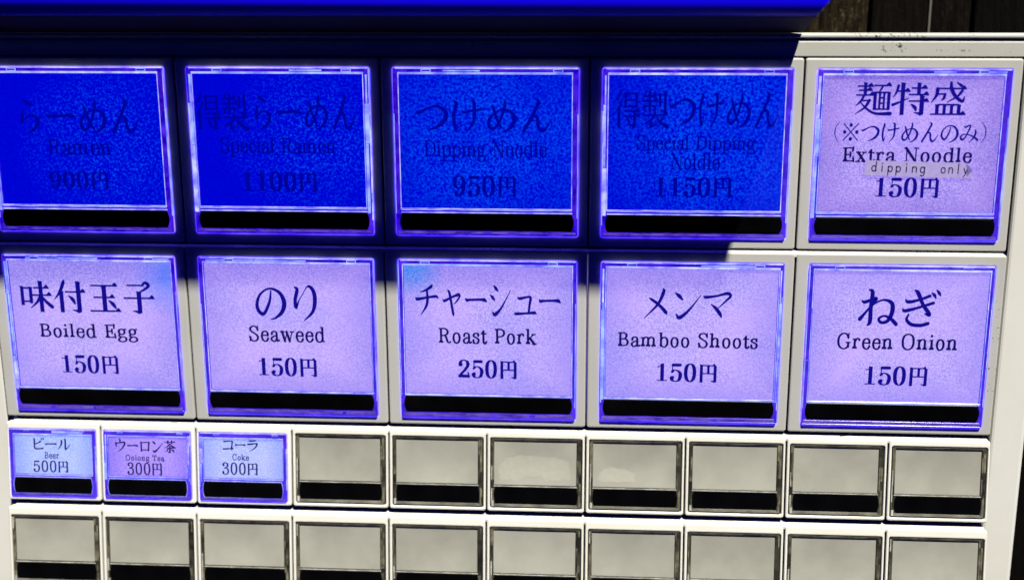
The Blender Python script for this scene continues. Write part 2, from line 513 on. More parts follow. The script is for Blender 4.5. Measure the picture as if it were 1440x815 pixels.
# ------------------------------------------------------------------ lettering: brush strokes, drawn in a 100 x 100 box
# h:x0,y,x1[,0] thin bar with a peak at its right end / v:x,y0,y1,w stem / k:x,y0,y1,w stem with a hook / b: brush x,y,w ...
CJK = {
 'ら': "b:36,8,4,48,15,9,64,22,6|b:32,34,5,30,50,9,26,66,8,26,68,6,44,53,4,62,48,5,78,58,10,76,74,10,60,88,7,38,95,2",
 'ー': "b:6,46,3,12,51,9,30,50,6.5,70,49,7,88,50,10,96,55,4",
 'め': "b:22,22,4,27,32,8,36,58,8,48,80,6,52,85,3|b:60,8,5,61,16,8,56,36,8,44,66,7,27,85,7,13,80,9,13,62,8,28,44,6,54,33,4.5,76,38,8,89,56,11,82,77,10,64,91,5,48,95,2",
 'ん': "b:50,4,4,57,12,9,50,28,9,32,60,9,12,92,9|b:14,90,4,30,62,4,44,51,6,54,58,9,55,75,9,64,90,9,78,85,6,95,58,2",
 'つ': "b:3,38,3,10,43,8,40,29,5,66,25,6.5,89,38,11,90,56,12,74,76,9,36,92,2",
 'け': "b:14,10,4,19,17,9,12,42,9,12,72,9,18,90,6,25,68,2|b:36,36,3,43,41,7,66,37,5.5,94,32,6|b:64,8,4,72,14,9,73,44,9,68,72,7,46,97,2",
 'の': "b:53,24,4,48,50,7,30,80,8,15,76,9,9,58,9,20,33,6,48,18,4.5,78,27,8,92,51,12,85,75,10,64,91,5,48,95,2",
 'り': "b:22,14,4,29,20,9,22,46,9,24,64,8,34,46,3,46,30,2|b:46,30,2,58,14,3,68,12,7,79,24,10,82,46,11,74,74,8,46,98,2",
 'み': "b:20,20,3,27,25,7,46,17,5.5,53,20,8,44,44,7,28,74,7,13,82,9,6,70,8,20,58,5,48,60,5,76,70,7,95,83,9|b:79,36,4,83,48,9,75,72,8,52,95,2",
 'ね': "b:26,4,4,34,11,9,32,50,9,32,86,9,26,96,4|b:8,32,3,16,36,8,36,28,6,44,28,8,26,54,5,6,80,9|b:6,80,6,36,44,4,62,30,5,84,38,9,86,62,10,76,84,8,60,88,7,54,78,6,68,71,5,86,80,8,98,92,9",
 'ぎ': "b:14,28,3,21,34,8,46,29,6,74,18,7|b:8,52,3,15,57,8,48,48,6,84,36,7|b:36,4,4,44,11,9,58,40,8,76,66,9,64,64,3|b:24,66,4,20,80,7,33,92,8,56,94,8,74,89,8|b:78,10,3,85,16,7,89,24,3|b:90,3,3,96,10,7,100,17,3",
 'チ': "b:74,6,5,68,12,9,44,23,6,22,28,2|b:3,46,4,10,50,9,50,45,6,88,41,8,98,46,4|b:51,22,7,53,46,10,48,70,9,24,98,2",
 'ャ': "b:14,50,3,22,54,8,52,43,6,80,35,9,86,40,7,72,56,5,60,64,2|b:34,22,3,42,28,9,50,60,9,58,94,9,60,98,4",
 'シ': "b:22,6,3,32,14,10,40,22,5|b:8,34,3,18,42,10,26,50,5|b:18,88,5,28,94,11,54,74,7,94,20,2",
 'ュ': "b:20,40,4,28,44,8,62,39,6,74,42,10,70,64,9,66,88,8|b:6,88,3,14,91,8,60,89,6,90,87,9,98,90,4",
 'メ': "b:70,2,4,72,12,10,52,52,8,6,97,2|b:22,32,3,34,38,8,60,56,9,80,76,11,84,82,5",
 'ン': "b:8,14,3,22,24,11,34,36,5|b:14,84,5,26,93,11,58,68,7,98,20,2",
 'マ': "b:3,24,4,12,27,9,50,22,6,84,14,9,96,22,8,80,38,6,52,64,2|b:30,50,3,44,60,9,60,78,11,66,90,5",
 'ビ': "b:20,10,4,26,17,9,25,60,8,28,84,9,42,91,8,70,89,7,90,86,9,94,82,4|b:26,54,5,52,44,6,74,32,9,79,31,3|b:76,8,3,83,14,7,88,22,3|b:90,2,3,96,8,7,100,15,3",
 'ル': "b:26,18,5,31,25,9,26,58,8,2,94,2|b:54,10,5,60,17,9,60,84,9,66,88,7,80,74,5,98,48,2",
 'ウ': "b:44,2,5,51,8,9,50,26,7|b:12,28,5,17,32,9,18,54,8|b:18,34,6,50,30,5.5,80,25,8,91,31,10,80,56,8,60,80,6,30,98,2",
 'ロ': "b:14,18,5,18,26,9,21,90,9|b:18,27,5,76,22,6,86,27,9|b:84,26,9,79,86,9|b:21,82,5.5,80,80,5.5",
 'コ': "b:12,22,4,19,25,8,76,19,6,88,24,9|b:86,23,9,80,88,9|b:6,82,4,14,85,8,94,80,7",
 'ラ': "b:20,14,4,27,17,8,76,13,7,82,16,3|b:8,42,4,15,44,9,78,37,7,90,41,10,78,64,8,56,84,6,26,99,2",
 '円': "v:16,10,98,11|h:16,15,84|k:83,15,93,11|v:50,16,54,9|h:16,54,80,0",
 '茶': "h:6,18,94|v:34,4,32,9|v:66,4,32,9|b:50,28,5,44,38,7,26,52,5,3,64,2|b:51,30,4,64,45,8,80,56,10,98,61,5|h:24,63,78|k:50,46,96,10|b:34,70,7,26,81,6,10,92,2|b:62,72,3,74,80,9,84,91,7",
 '玉': "h:10,16,90|h:17,51,80|h:4,92,96|v:50,17,92,12|b:62,60,3,74,70,10,82,82,6",
 '子': "h:16,14,68,0|b:62,13,4,72,6,8,82,14,8,68,26,6,52,34,3|k:51,32,94,12|h:4,52,96",
 '付': "b:34,2,5,32,10,9,20,36,8,2,60,2|v:24,32,98,11|h:36,36,96|k:76,4,94,12|b:46,48,3,57,58,10,63,70,6",
 '味': "v:9,20,78,9|h:9,26,34,0|v:35,22,72,9|h:9,66,34,0|h:44,25,90|h:40,47,97|v:66,4,98,11|b:63,48,6,54,66,7,32,86,2|b:68,48,3,78,64,8,97,82,10",
 '得': "b:28,2,6,20,16,6,2,32,2|b:30,26,6,22,42,6,2,62,2|v:19,46,98,10|v:43,7,47,8|v:85,7,47,8|h:43,10,85,0|h:43,26,85,0|h:43,43,85,0|h:38,55,95|h:34,68,98|k:78,55,94,10|b:47,72,3,56,81,8,60,90,5",
 '製': "b:16,4,5,12,14,5,2,24,2|h:12,16,54|h:2,29,60|v:30,3,57,8|v:11,40,55,7|h:11,41,48,0|v:50,40,54,7|v:68,8,42,8|k:88,3,56,9|h:3,65,97|v:50,56,65,8|b:48,66,6,34,78,6,3,90,2|v:34,76,95,9|b:34,96,6,46,92,5,62,84,2|b:54,66,3,68,82,8,98,96,10|b:84,69,5,72,78,4,64,82,2",
 '麺': "h:6,14,48|v:27,3,40,8|h:9,26,46|h:2,40,53|b:24,42,6,16,58,6,2,72,2|h:16,56,40,0|b:40,55,8,28,76,6,2,96,2|b:16,62,3,36,82,6,60,94,7,99,94,10|h:50,12,98|b:75,14,5,70,24,5,64,31,2|v:55,30,84,8|v:93,30,84,8|h:55,32,93,0|h:55,81,93,0|v:68,32,80,5.5|v:80,32,80,5.5|h:68,48,80,0|h:68,64,80,0",
 '特': "b:14,12,7,10,30,6,1,46,2|h:12,28,46|v:27,3,98,10|b:1,68,8,20,60,5,46,48,2|h:50,19,93|v:71,3,38,9|h:44,38,98|h:45,57,99|k:81,40,94,11|b:52,66,3,62,75,9,66,84,5",
 '盛': "h:14,20,96|b:18,21,9,16,40,8,2,62,2|h:18,36,38,0|b:39,36,7,37,48,7,30,54,3|b:54,2,6,56,20,9,68,42,9,88,57,8,93,42,2|b:86,26,7,74,42,6,46,60,2|b:70,2,3,82,11,8|v:20,66,94,9|v:40,66,94,8|v:60,66,94,8|v:80,66,94,9|h:20,67,80,0|h:2,95,98",
 '※': "b:12,12,5,50,50,5,88,88,5|b:88,12,5,50,50,5,12,88,5|o:50,18,9|o:50,82,9|o:18,50,9|o:82,50,9",
 '（': "b:86,2,2,68,24,4,62,50,6,68,76,4,86,98,2",
 '）': "b:14,2,2,32,24,4,38,50,6,32,76,4,14,98,2",
}
# Latin and figures, y up from the baseline; s:x,y0,y1,serifs  a: curve with the width set by its direction  d: heavy stroke  f: hairline
LAT = {
 'R': (74, "s:18,0,70,tb|a:18,67,38,67,53,58,53,44,38,35,18,35|a:34,35,44,30,54,6,62,1,71,5"),
 'S': (60, "a:51,54,46,64,32,70,15,65,11,52,24,41,42,31,51,18,44,3,29,-1,14,5,8,19|f:52,70,52,50|f:8,0,8,21"),
 'D': (76, "s:18,0,70,tb|a:18,67,38,67,62,56,66,35,62,14,38,3,18,3"),
 'N': (78, "f:16,2,16,68|f:62,0,62,68|d:12,69,62,1|f:6,2,27,2|f:52,68,73,68|f:4,68,18,68"),
 'E': (66, "s:18,0,70,tb|f:16,67,56,67|f:16,35,42,35|f:16,3,58,3|w:56,70,54,52|w:43,46,43,25|w:60,0,57,21"),
 'B': (68, "s:18,0,70,tb|a:18,67,36,67,50,60,50,46,38,37,18,37|a:34,37,48,35,58,24,54,8,38,3,18,3"),
 'P': (64, "s:18,0,70,tb|a:18,67,38,67,54,58,54,42,38,33,18,33"),
 'G': (78, "a:62,50,54,64,40,70,22,64,11,48,11,22,22,5,40,-1,54,4,62,14|f:63,70,63,48|s:62,4,28,|f:50,28,72,28"),
 'O': (78, "a:38,70,20,64,11,48,11,22,20,6,38,-1,56,6,65,22,65,48,56,64,38,70"),
 'C': (70, "a:60,50,52,64,38,70,21,64,11,48,11,22,21,5,38,-1,52,5,61,19|f:61,70,61,48"),
 'T': (66, "s:33,0,70,b|f:6,67,60,67|w:6,70,8,50|w:60,70,58,50"),
 'a': (52, "a:12,34,15,43,25,47,36,43,39,33,39,26|s:39,10,33,|a:39,10,42,2,47,1,52,5|a:38,27,22,23,10,14,13,3,23,-1,32,3,39,11"),
 'b': (58, "s:15,0,72,l|a:15,36,24,45,33,47,45,41,50,24,45,6,33,-1,22,2,15,9"),
 'c': (50, "a:42,35,38,44,27,47,15,40,10,23,15,6,27,-1,37,3,44,13|o:40,36,5"),
 'd': (60, "s:45,3,72,l|f:44,2,55,2|a:45,36,36,45,27,47,15,41,10,24,15,6,27,-1,37,2,45,10"),
 'e': (50, "f:10,27,42,27|a:43,27,41,40,28,47,15,41,10,24,15,6,28,-1,38,3,44,13"),
 'g': (54, "a:25,47,14,43,10,33,14,23,25,19,36,23,40,33,36,43,25,47|a:17,21,11,15,13,9,24,6,38,5,47,-3,44,-14,28,-20,12,-16,8,-8,15,1,22,6|f:36,42,42,47,50,46"),
 'h': (62, "s:15,0,72,lb|a:15,34,24,44,34,47,43,42,45,32|s:45,0,34,b"),
 'i': (30, "s:15,0,47,lb|o:14,63,6"),
 'k': (60, "s:15,0,72,lb|f:44,45,18,20|d:26,28,50,1|f:36,46,55,46|f:40,1,60,1"),
 'l': (30, "s:15,0,72,lb"),
 'm': (94, "s:15,0,47,lb|a:15,34,23,44,32,47,41,42,43,32|s:43,0,34,b|a:43,34,51,44,61,47,71,42,73,32|s:73,0,34,b"),
 'n': (62, "s:15,0,47,lb|a:15,34,24,44,34,47,43,42,45,32|s:45,0,34,b"),
 'o': (54, "a:27,47,15,41,10,24,15,6,27,-1,39,6,44,24,39,41,27,47"),
 'p': (60, "s:15,-22,47,lb|a:15,36,24,45,33,47,46,41,51,24,46,6,33,-1,22,2,15,10"),
 'r': (46, "s:15,0,47,lb|a:15,30,22,42,31,47,39,44|o:38,41,5.5"),
 's': (44, "a:36,36,32,45,22,47,11,42,11,33,22,27,34,21,37,11,31,1,20,-1,11,3,8,14|f:37,47,37,34|f:8,0,8,14"),
 't': (36, "s:17,8,60,|a:17,10,20,1,26,-1,34,7|f:5,45,32,45|f:8,46,17,60"),
 'w': (80, "d:14,46,28,1|f:28,1,41,44|d:38,46,54,1|f:54,1,68,45|f:4,46,26,46|f:58,46,77,46"),
 'x': (56, "d:12,46,44,1|f:43,46,12,1|f:3,46,24,46|f:34,46,53,46|f:2,1,22,1|f:32,1,55,1"),
 '0': (54, "a:27,70,14,60,10,35,14,10,27,-1,40,10,44,35,40,60,27,70"),
 '1': (54, "s:28,0,70,|f:10,1.5,46,1.5|f:28,67,20,59,10,57"),
 '2': (54, "a:11,52,16,65,27,70,40,64,43,50,34,34,18,16,10,5|d2:9,5,46,5|w:46,0,44,20|o:14,52,7"),
 '3': (54, "a:11,56,17,67,27,70,40,63,40,48,26,38|a:26,38,40,33,45,18,40,4,26,-1,14,3,10,14|f:18,38,28,38|o:14,55,6.5|o:13,14,6.5"),
 '5': (54, "d2:15,65,43,65|f:14,68,12,36|a:12,37,20,44,31,43,42,34,44,20,38,4,25,-1,14,3,9,13|o:13,14,6.5"),
 '9': (54, "a:26,70,14,62,10,47,14,32,25,26,36,32,43,46|a:26,70,38,64,44,46,42,24,34,6,22,-1,12,6|o:15,9,6.5"),
}


class Pen:
    def __init__(s):
        s.bm = bmesh.new()
        s.k = 0

    def poly(s, pts):
        s.k += 1
        return [s.bm.verts.new((x, y, s.k)) for x, y in pts]

    def face(s, pts):
        s.bm.faces.new(s.poly(pts))

    def disc(s, x, y, r, n=14):
        s.face([(x + r * math.cos(i * 2 * math.pi / n), y + r * math.sin(i * 2 * math.pi / n)) for i in range(n)])

    def strip(s, P, W):
        """variable-width stroke along points P with full widths W"""
        n = len(P)
        L, Rr = [], []
        for i in range(n):
            a, b = P[max(i - 1, 0)], P[min(i + 1, n - 1)]
            dx, dy = b[0] - a[0], b[1] - a[1]
            m = math.hypot(dx, dy) or 1.0
            nx, ny = -dy / m, dx / m
            w = W[i] / 2
            L.append((P[i][0] + nx * w, P[i][1] + ny * w))
            Rr.append((P[i][0] - nx * w, P[i][1] - ny * w))
        s.k += 1
        lv = [s.bm.verts.new((x, y, s.k)) for x, y in L]
        rv = [s.bm.verts.new((x, y, s.k)) for x, y in Rr]
        for i in range(n - 1):
            s.bm.faces.new((lv[i], lv[i + 1], rv[i + 1], rv[i]))
        for e in (0, n - 1):
            if W[e] > 2.5:
                s.disc(P[e][0], P[e][1], W[e] / 2, 10)


def spline(pts, n=7):
    """Catmull-Rom through tuples of any size"""
    if len(pts) < 3:
        return pts
    out = []
    k = len(pts[0])
    closed = pts[0][:2] == pts[-1][:2]
    for i in range(len(pts) - 1):
        p1, p2 = pts[i], pts[i + 1]
        p0 = pts[i - 1] if i > 0 else (pts[-2] if closed else tuple(2 * a - b for a, b in zip(p1, p2)))
        p3 = pts[i + 2] if i + 2 < len(pts) else (pts[1] if closed else tuple(2 * a - b for a, b in zip(p2, p1)))
        for j in range(n):
            t = j / n
            out.append(tuple(0.5 * (2 * p1[q] + (p2[q] - p0[q]) * t + (2 * p0[q] - 5 * p1[q] + 4 * p2[q] - p3[q]) * t * t
                                    + (3 * p1[q] - p0[q] - 3 * p2[q] + p3[q]) * t ** 3) for q in range(k)))
    out.append(pts[-1])
    return out


def draw_cjk(pen, ch, ox, bold=1.0):
    def X(x, y):
        return (ox + x, 88 - y)
    for cmd in CJK[ch].split('|'):
        c, a = cmd.split(':')
        a = [float(q) for q in a.split(',')]
        if c == 'b':
            pts = [(a[i], a[i + 1], a[i + 2] * bold) for i in range(0, len(a), 3)]
            sp = spline(pts)
            pen.strip([X(p[0], p[1]) for p in sp], [max(p[2], 0.8) for p in sp])
        elif c == 'o':
            pen.disc(*X(a[0], a[1]), a[2])
        elif c == 'h':
            x0, y, x1 = a[:3]
            t = 2.2 * bold
            pen.face([X(x0, y - t), X(x1, y - t), X(x1, y + t), X(x0, y + t)])
            if len(a) < 4:
                pen.face([X(x1 - 15, y - t + 0.5), X(x1 - 7, y - 10.5), X(x1 - 2, y - 7), X(x1 + 3, y + t), X(x1 - 12, y + t)])
        elif c in 'vk':
            x, y0, y1, w = a[:4]
            w = w * bold / 2
            pen.face([X(x - w - 1.5, y0 - 0.5), X(x + w * 0.4, y0 + 0.2), X(x + w + 1.8, y0 + 3), X(x + w, y0 + 6.5),
                      X(x + w, y1), X(x - w, y1), X(x - w, y0 + 5)])
            if c == 'k':
                pen.face([X(x + w, y1 - 2), X(x + w - 1, y1 + 3), X(x - w * 0.6, y1 + 6), X(x - w - 3, y1 + 2),
                          X(x - w - 15, y1 - 3), X(x - w - 14, y1 - 5), X(x - w, y1 - 5)])
    return ox + 104


def draw_lat(pen, ch, ox, T=10.0, hair=3.4, track=0.0):
    adv, cmds = LAT[ch]

    def X(x, y):
        return (ox + x, y)
    for cmd in cmds.split('|'):
        c, a = cmd.split(':')
        a = a.split(',')
        if c == 's':
            x, y0, y1 = float(a[0]), float(a[1]), float(a[2])
            fl = a[3] if len(a) > 3 else ''
            w = T / 2
            pen.face([X(x - w, y0), X(x + w, y0), X(x + w, y1), X(x - w, y1)])
            sw = w + 6.5
            if 'b' in fl:
                pen.face([X(x - sw, y0), X(x + sw, y0), X(x + sw, y0 + hair), X(x + w, y0 + hair * 1.9), X(x - w, y0 + hair * 1.9), X(x - sw, y0 + hair)])
            if 't' in fl:
                pen.face([X(x - sw, y1), X(x + sw, y1), X(x + sw, y1 - hair), X(x - sw, y1 - hair)])
            if 'l' in fl:
                pen.face([X(x - sw, y1 - 1), X(x + w, y1), X(x + w, y1 - 4.5), X(x - w, y1 - 5.5), X(x - sw, y1 - hair - 1.2)])
            continue
        a = [float(q) for q in a]
        if c == 'o':
            pen.disc(*X(a[0], a[1]), a[2] * (0.6 + T / 25.0))
        elif c in ('f', 'd', 'd2', 'w'):
            pts = [X(a[i], a[i + 1]) for i in range(0, len(a), 2)]
            w = {'f': hair, 'd': T * 1.05, 'd2': T * 0.85, 'w': hair * 1.5}[c]
            if len(pts) > 2:
                pts = spline(pts)
            n = len(pts)
            pen.strip(pts, [w] * n)
        else:
            pts = spline([X(a[i], a[i + 1]) for i in range(0, len(a), 2)], 8)
            W = []
            n = len(pts)
            for i in range(n):
                p, q = pts[max(i - 1, 0)], pts[min(i + 1, n - 1)]
                dx, dy = q[0] - p[0], q[1] - p[1]
                m = math.hypot(dx, dy) or 1
                W.append(hair + (T - hair) * (abs(dy) / m) ** 1.6)
            pen.strip(pts, W)
    return ox + adv + track


def lettering(name, text, box, parent, w, mat, style):
    """one printed line, fitted into box = (x0, x1, ytop, ybottom) on the card; mm from the cell's top left"""
    pen = Pen()
    x = 0.0
    bold = style == 'price'
    for ch in text:
        if ch == ' ':
            x += 36
        elif ch in CJK:
            sc_ = 0.92 if ch in 'ャュ' else 1.0
            if bold:
                x += 3
            if ch in '（）':
                x0 = x - (52 if ch == '（' else 6)
                draw_cjk(pen, ch, x0, 1.0)
                x = x0 + (96 if ch == '（' else 60)
            else:
                n0 = len(pen.bm.verts)
                x = draw_cjk(pen, ch, x, 1.16 if style == 'dish' else (1.45 if style == 'smalldish' else (1.25 if style == 'smallprice' else 1.35)))
                if bold or style == 'smallprice':
                    pen.bm.verts.ensure_lookup_table()
                    for v in pen.bm.verts[n0:]:
                        v.co.x = x - 104 + (v.co.x - x + 104) * 0.80
                        v.co.y = -4 + (v.co.y + 10) * 0.83
                    x -= 21
        else:
            if bold:
                x = draw_lat(pen, ch, x, 14.5, 4.0, 1.0)
            elif style == 'smallprice':
                x = draw_lat(pen, ch, x, 11.0, 6.0, 2.0)
            elif style == 'narrow':
                x = draw_lat(pen, ch, x, 11.5, 5.0, -1.0)
            elif style == 'smalllatin':
                x = draw_lat(pen, ch, x, 13.0, 8.0, 6.0)
            else:
                x = draw_lat(pen, ch, x, 12.5, 6.6, 3.0)
    vs = pen.bm.verts
    xs = [v.co.x for v in vs]
    ys = [v.co.y for v in vs]
    x0, x1, y0, y1 = min(xs), max(xs), min(ys), max(ys)
    sx, sy = (box[1] - box[0]) / (x1 - x0), (box[3] - box[2]) / (y1 - y0)
    for v in vs:
        v.co = (box[0] + (v.co.x - x0) * sx, -box[3] + (v.co.y - y0) * sy, w + 0.05 + 0.0012 * v.co.z)
    bm = pen.bm
    for f in bm.faces:
        if f.normal.z < 0:
            f.normal_flip()
    me = bpy.data.meshes.new(name)
    bm.to_mesh(me)
    bm.free()
    me.transform(Matrix.Scale(MM, 4))
    me.materials.append(mat)
    o = bpy.data.objects.new(name, me)
    col.objects.link(o)
    o.parent = parent
    return o


# ------------------------------------------------------------------ push buttons
def barrel(x0, y0, x1, y1, bulge):
    """outline of the black grip bar: short ends bowed outwards"""
    pts = []
    for i in range(11):
        t = i / 10
        pts.append((x1 - bulge + bulge * math.sin(math.pi * t) ** 0.7, -(y0 + (y1 - y0) * t)))
    for i in range(11):
        t = 1 - i / 10
        pts.append((x0 + bulge - bulge * math.sin(math.pi * t) ** 0.7, -(y0 + (y1 - y0) * t)))
    return pts


def kk(b, k):
    return (b[0], b[1] * k, b[2], b[3] * k)


def lit_button(r, c, cardmat, seed, pale=0.5):
    rnd = random.Random(seed * 13 + 5)
    k = ROWS[r]['k']
    big = r < 2
    lay = LAY[r]
    cv, pp, br = kk(lay['cov'], k), kk(lay['pap'], k), kk(lay['bar'], k)
    s = 1.0 if big else 0.62
    W = 0.65 if big else 0.4                     # how far the cover stands out of the frame
    wc = W - 0.5                               # the card lies a little behind the cover's front
    # ---- clear cover: a ring round the card, closed below by the lip
    bm = bmesh.new()
    e = 0.25

    def o(i):
        return rr(cv[0] + i, cv[1] + i, cv[2] - i, cv[3] - i, 0.7)

    def q(i):
        return rr(pp[0] - i, pp[1] - i, pp[2] + i, pp[3] + i, 0.25)
    loft(bm, [(o(0), -3.5), (o(0), W - e * 0.8)], False, 4)          # LED light leaks from the sides of the cover
    loft(bm, [(o(0), W - e * 0.8), (o(e * 0.4), W - e * 0.4), (o(e), W), (q(0.25), W), (q(0.0), W - 0.25), (q(0.0), -1.0)], False, 0)
    # deep coloured patches in the side bands and between top ridge and outer edge
    for side in (0, 1):
        xa, xb = (cv[0] + 0.35 * s, pp[0] - 0.7 * s) if side == 0 else (pp[2] + 0.7 * s, cv[2] - 0.35 * s)
        ys = [cv[1] + 2.6 * s, cv[1] + (br[1] - cv[1]) * rnd.uniform(0.24, 0.34), cv[1] + (br[1] - cv[1]) * rnd.uniform(0.5, 0.8), br[1] + 0.5]
        wide = rnd.random() < pale * 0.7
        for y, y2 in zip(ys, ys[1:]):
            xm = xa + (xb - xa) * rnd.choice((0.0, 0.0, 0.3))
            slab(bm, xm, y, xb - (xb - xa) * rnd.choice((0.0, 0.3)), y2 - 0.15, W - 0.1, W + 0.07, 0.08, 0.05, (2 if rnd.random() < 0.75 else 3) if wide else rnd.choice((1, 1, 0)))
    ytop0, ytop1 = cv[1] + 0.6 * s, pp[1] - 1.35 * s
    xs = cv[0] + 3 * s
    while xs < cv[2] - 4 * s:
        x2 = min(xs + rnd.uniform(6, 22) * s, cv[2] - 2 * s)
        slab(bm, xs, ytop0 + 0.2, x2, max(ytop1, ytop0 + 0.75) - 0.05, W - 0.1, W + 0.06, 0.08, 0.05, rnd.choice((0, 1, 1, 0, 2)))
        xs = x2 + 0.3
    b = build("push_button", bm, [G_violet, G_deep, G_sky, G_white, G_leak], machine, cell_matrix(r, c))
    # ---- glowing ridges
    bm = bmesh.new()
    t = 0.32 * s + 0.05
    slab(bm, cv[0] + 1.0 * s, cv[1] - 0.02, cv[2] - 0.4, cv[1] + t, W - 0.5, W + 0.14, 0.1, 0.1, 0)          # top outer edge
    slab(bm, pp[0] - 0.5 * s, pp[1] - 0.95 * s, pp[2] + 0.5 * s, pp[1] - 0.16, W - 0.5, W + 0.16, 0.1, 0.1, 1 if rnd.random() < 0.35 else 0)   # ridge over the card
    tb = br[1] - 0.1
    slab(bm, pp[0] - 0.6 * s, pp[3] + 0.12, pp[2] + 0.6 * s, pp[3] + 0.12 + 0.34 * s, W - 0.5, W + 0.16, 0.08, 0.08, 0)  # two ridges between card and bar
    slab(bm, pp[0] - 0.4 * s, pp[3] + 0.62 * s, pp[2] + 0.4 * s, pp[3] + 0.85 * s + 0.1, W - 0.5, W + 0.11, 0.08, 0.08, 1)
    slab(bm, br[0] + 0.6 * s, tb - 0.4 * s, br[2] - 0.6 * s, tb, W - 0.5, W + 0.16, 0.08, 0.08, 0)
    for side in (0, 1):
        # inner line beside the card
        xi = pp[0] - 0.5 * s if side == 0 else pp[2] + 0.14
        n0 = rnd.uniform(0.2, 0.32)
        yn = pp[1] + (pp[3] - pp[1]) * n0
        slab(bm, xi, pp[1] - 0.2, xi + 0.30 * s, yn, W - 0.4, W + 0.15, 0.06, 0.06, 0)
        slab(bm, xi + 0.02, yn + 0.15, xi + 0.30 * s, pp[3] + 0.2, W - 0.4, W + 0.15, 0.06, 0.06, rnd.choice((0, 1)))
        # outer line
        xo = cv[0] + 0.02 if side == 0 else cv[2] - 0.34 * s
        yb = br[1] + (br[3] - br[1]) * rnd.uniform(0.0, 0.6)
        slab(bm, xo, cv[1] + 0.4, xo + 0.3 * s, yn - 0.1, W - 0.4, W + 0.1, 0.06, 0.06, rnd.choice((1, 2)))
        slab(bm, xo, yn, xo + (0.5 if rnd.random() < pale else 0.28) * s, yb, W - 0.4, W + 0.1, 0.06, 0.06, rnd.choice((0, 1, 1)))
    build("cover_ridge", bm, [G_white, G_sky, G_violet], b)
    # ---- bowed highlights at the ends of the bar
    bm = bmesh.new()
    out = barrel(br[0] - 0.32 * s, br[1] - 0.1, br[2] + 0.32 * s, br[3] + 0.1, 0.9 * s + 0.1)
    inn = barrel(br[0], br[1], br[2], br[3], 0.9 * s + 0.1)
    loft(bm, [(out, W - 0.3), (out, W + 0.1), (inn, W + 0.1), (inn, W - 0.3)], False, 0)
    build("bar_surround", bm, [G_violet if big else G_sky], b)
    # ---- lower lip with its moulding marks
    bm = bmesh.new()
    slab(bm, cv[0] + 0.8 * s, br[3] + 0.35 * s, cv[2] - 0.8 * s, cv[3] - 0.9 * s, W - 0.4, W + 0.1, 0.2, 0.1, 0)
    slab(bm, cv[0] + 0.3, cv[3] - 0.75 * s, cv[2] - 0.3, cv[3] - 0.1, W - 0.4, W + 0.13, 0.2, 0.12, 1)
    for i in range(2):
        x = cv[0] + (cv[2] - cv[0]) * rnd.uniform(0.1, 0.9)
        slab(bm, x, br[3] + 0.5 * s, x + rnd.uniform(1.0, 3.0) * s, cv[3] - 1.0 * s, W - 0.3, W + 0.13, 0.1, 0.05, 2)
    build("lower_lip", bm, [G_lip, G_violet if seed % 2 else G_deep, G_violet], b)
    # ---- clips in the top edge
    for fx in ((0.17, 0.87) if big else (0.2, 0.86)):
        bm = bmesh.new()
        x = cv[0] + (cv[2] - cv[0]) * (fx + rnd.uniform(-0.02, 0.02))
        hw = 1.9 * s
        y0, y1 = cv[1] + 0.45 * s, cv[1] + 1.55 * s
        slab(bm, x - hw, y0, x + hw, y1, W - 0.3, W + 0.2, 0.1, 0.08, 0)
        slab(bm, x - hw + 0.3 * s, y0 + 0.25 * s, x + hw - 0.3 * s, y1 - 0.25 * s, W + 0.1, W + 0.26, 0.06, 0.04, 1)
        build("clip", bm, [G_sky, G_deep], b)
    # ---- black grip bar
    bm = bmesh.new()
    loft(bm, [(barrel(br[0] + i, br[1] + i, br[2] - i, br[3] - i, 0.9 * s + 0.1), w) for i, w in ((0.0, W - 0.9), (0.0, W + 0.05), (0.25, W + 0.3), (0.9, W + 0.5))], True)
    build("grip_bar", bm, M_bar, b)
    # ---- the card and the clear sheet over it
    bm = bmesh.new()
    loft(bm, [(rr(pp[0], pp[1], pp[2], pp[3], 0.2), wc - 0.4), (rr(pp[0], pp[1], pp[2], pp[3], 0.2), wc)], True)
    build("paper_card", bm, cardmat, b)
    bm = bmesh.new()
    loft(bm, [(rr(pp[0] + 0.02, pp[1] + 0.02, pp[2] - 0.02, pp[3] - 0.02, 0.2), W - 0.22), (rr(pp[0] + 0.02, pp[1] + 0.02, pp[2] - 0.02, pp[3] - 0.02, 0.2), W - 0.12)], True)
    build("clear_window", bm, M_clear, b)
    return b, wc


DEEP = (0.0, 0.0004, 0.53)
LAV = (0.20, 0.155, 0.62)


def blue_card(i, patch):
    lo = 0.50 if i < 3 else 0.43
    return card("backlit_blue_card", DEEP, (0.0, 0.085, 0.86), (0.002, 0.006, 0.06), 0.95, 1.0, lo, lo + 0.26, patch=patch, seed=i)


def lav_card(i, **kw):
    e = kw.pop('e', LAV)
    kw.setdefault('vig', (0.155, 0.12, 0.68))
    e2 = kw.pop('e2', (0.47, 0.38, 0.85))
    return card("backlit_lavender_card", e, e2, (0.11, 0.095, 0.10), 1.55, 1.0, 0.38, 0.63, seed=i, **kw)


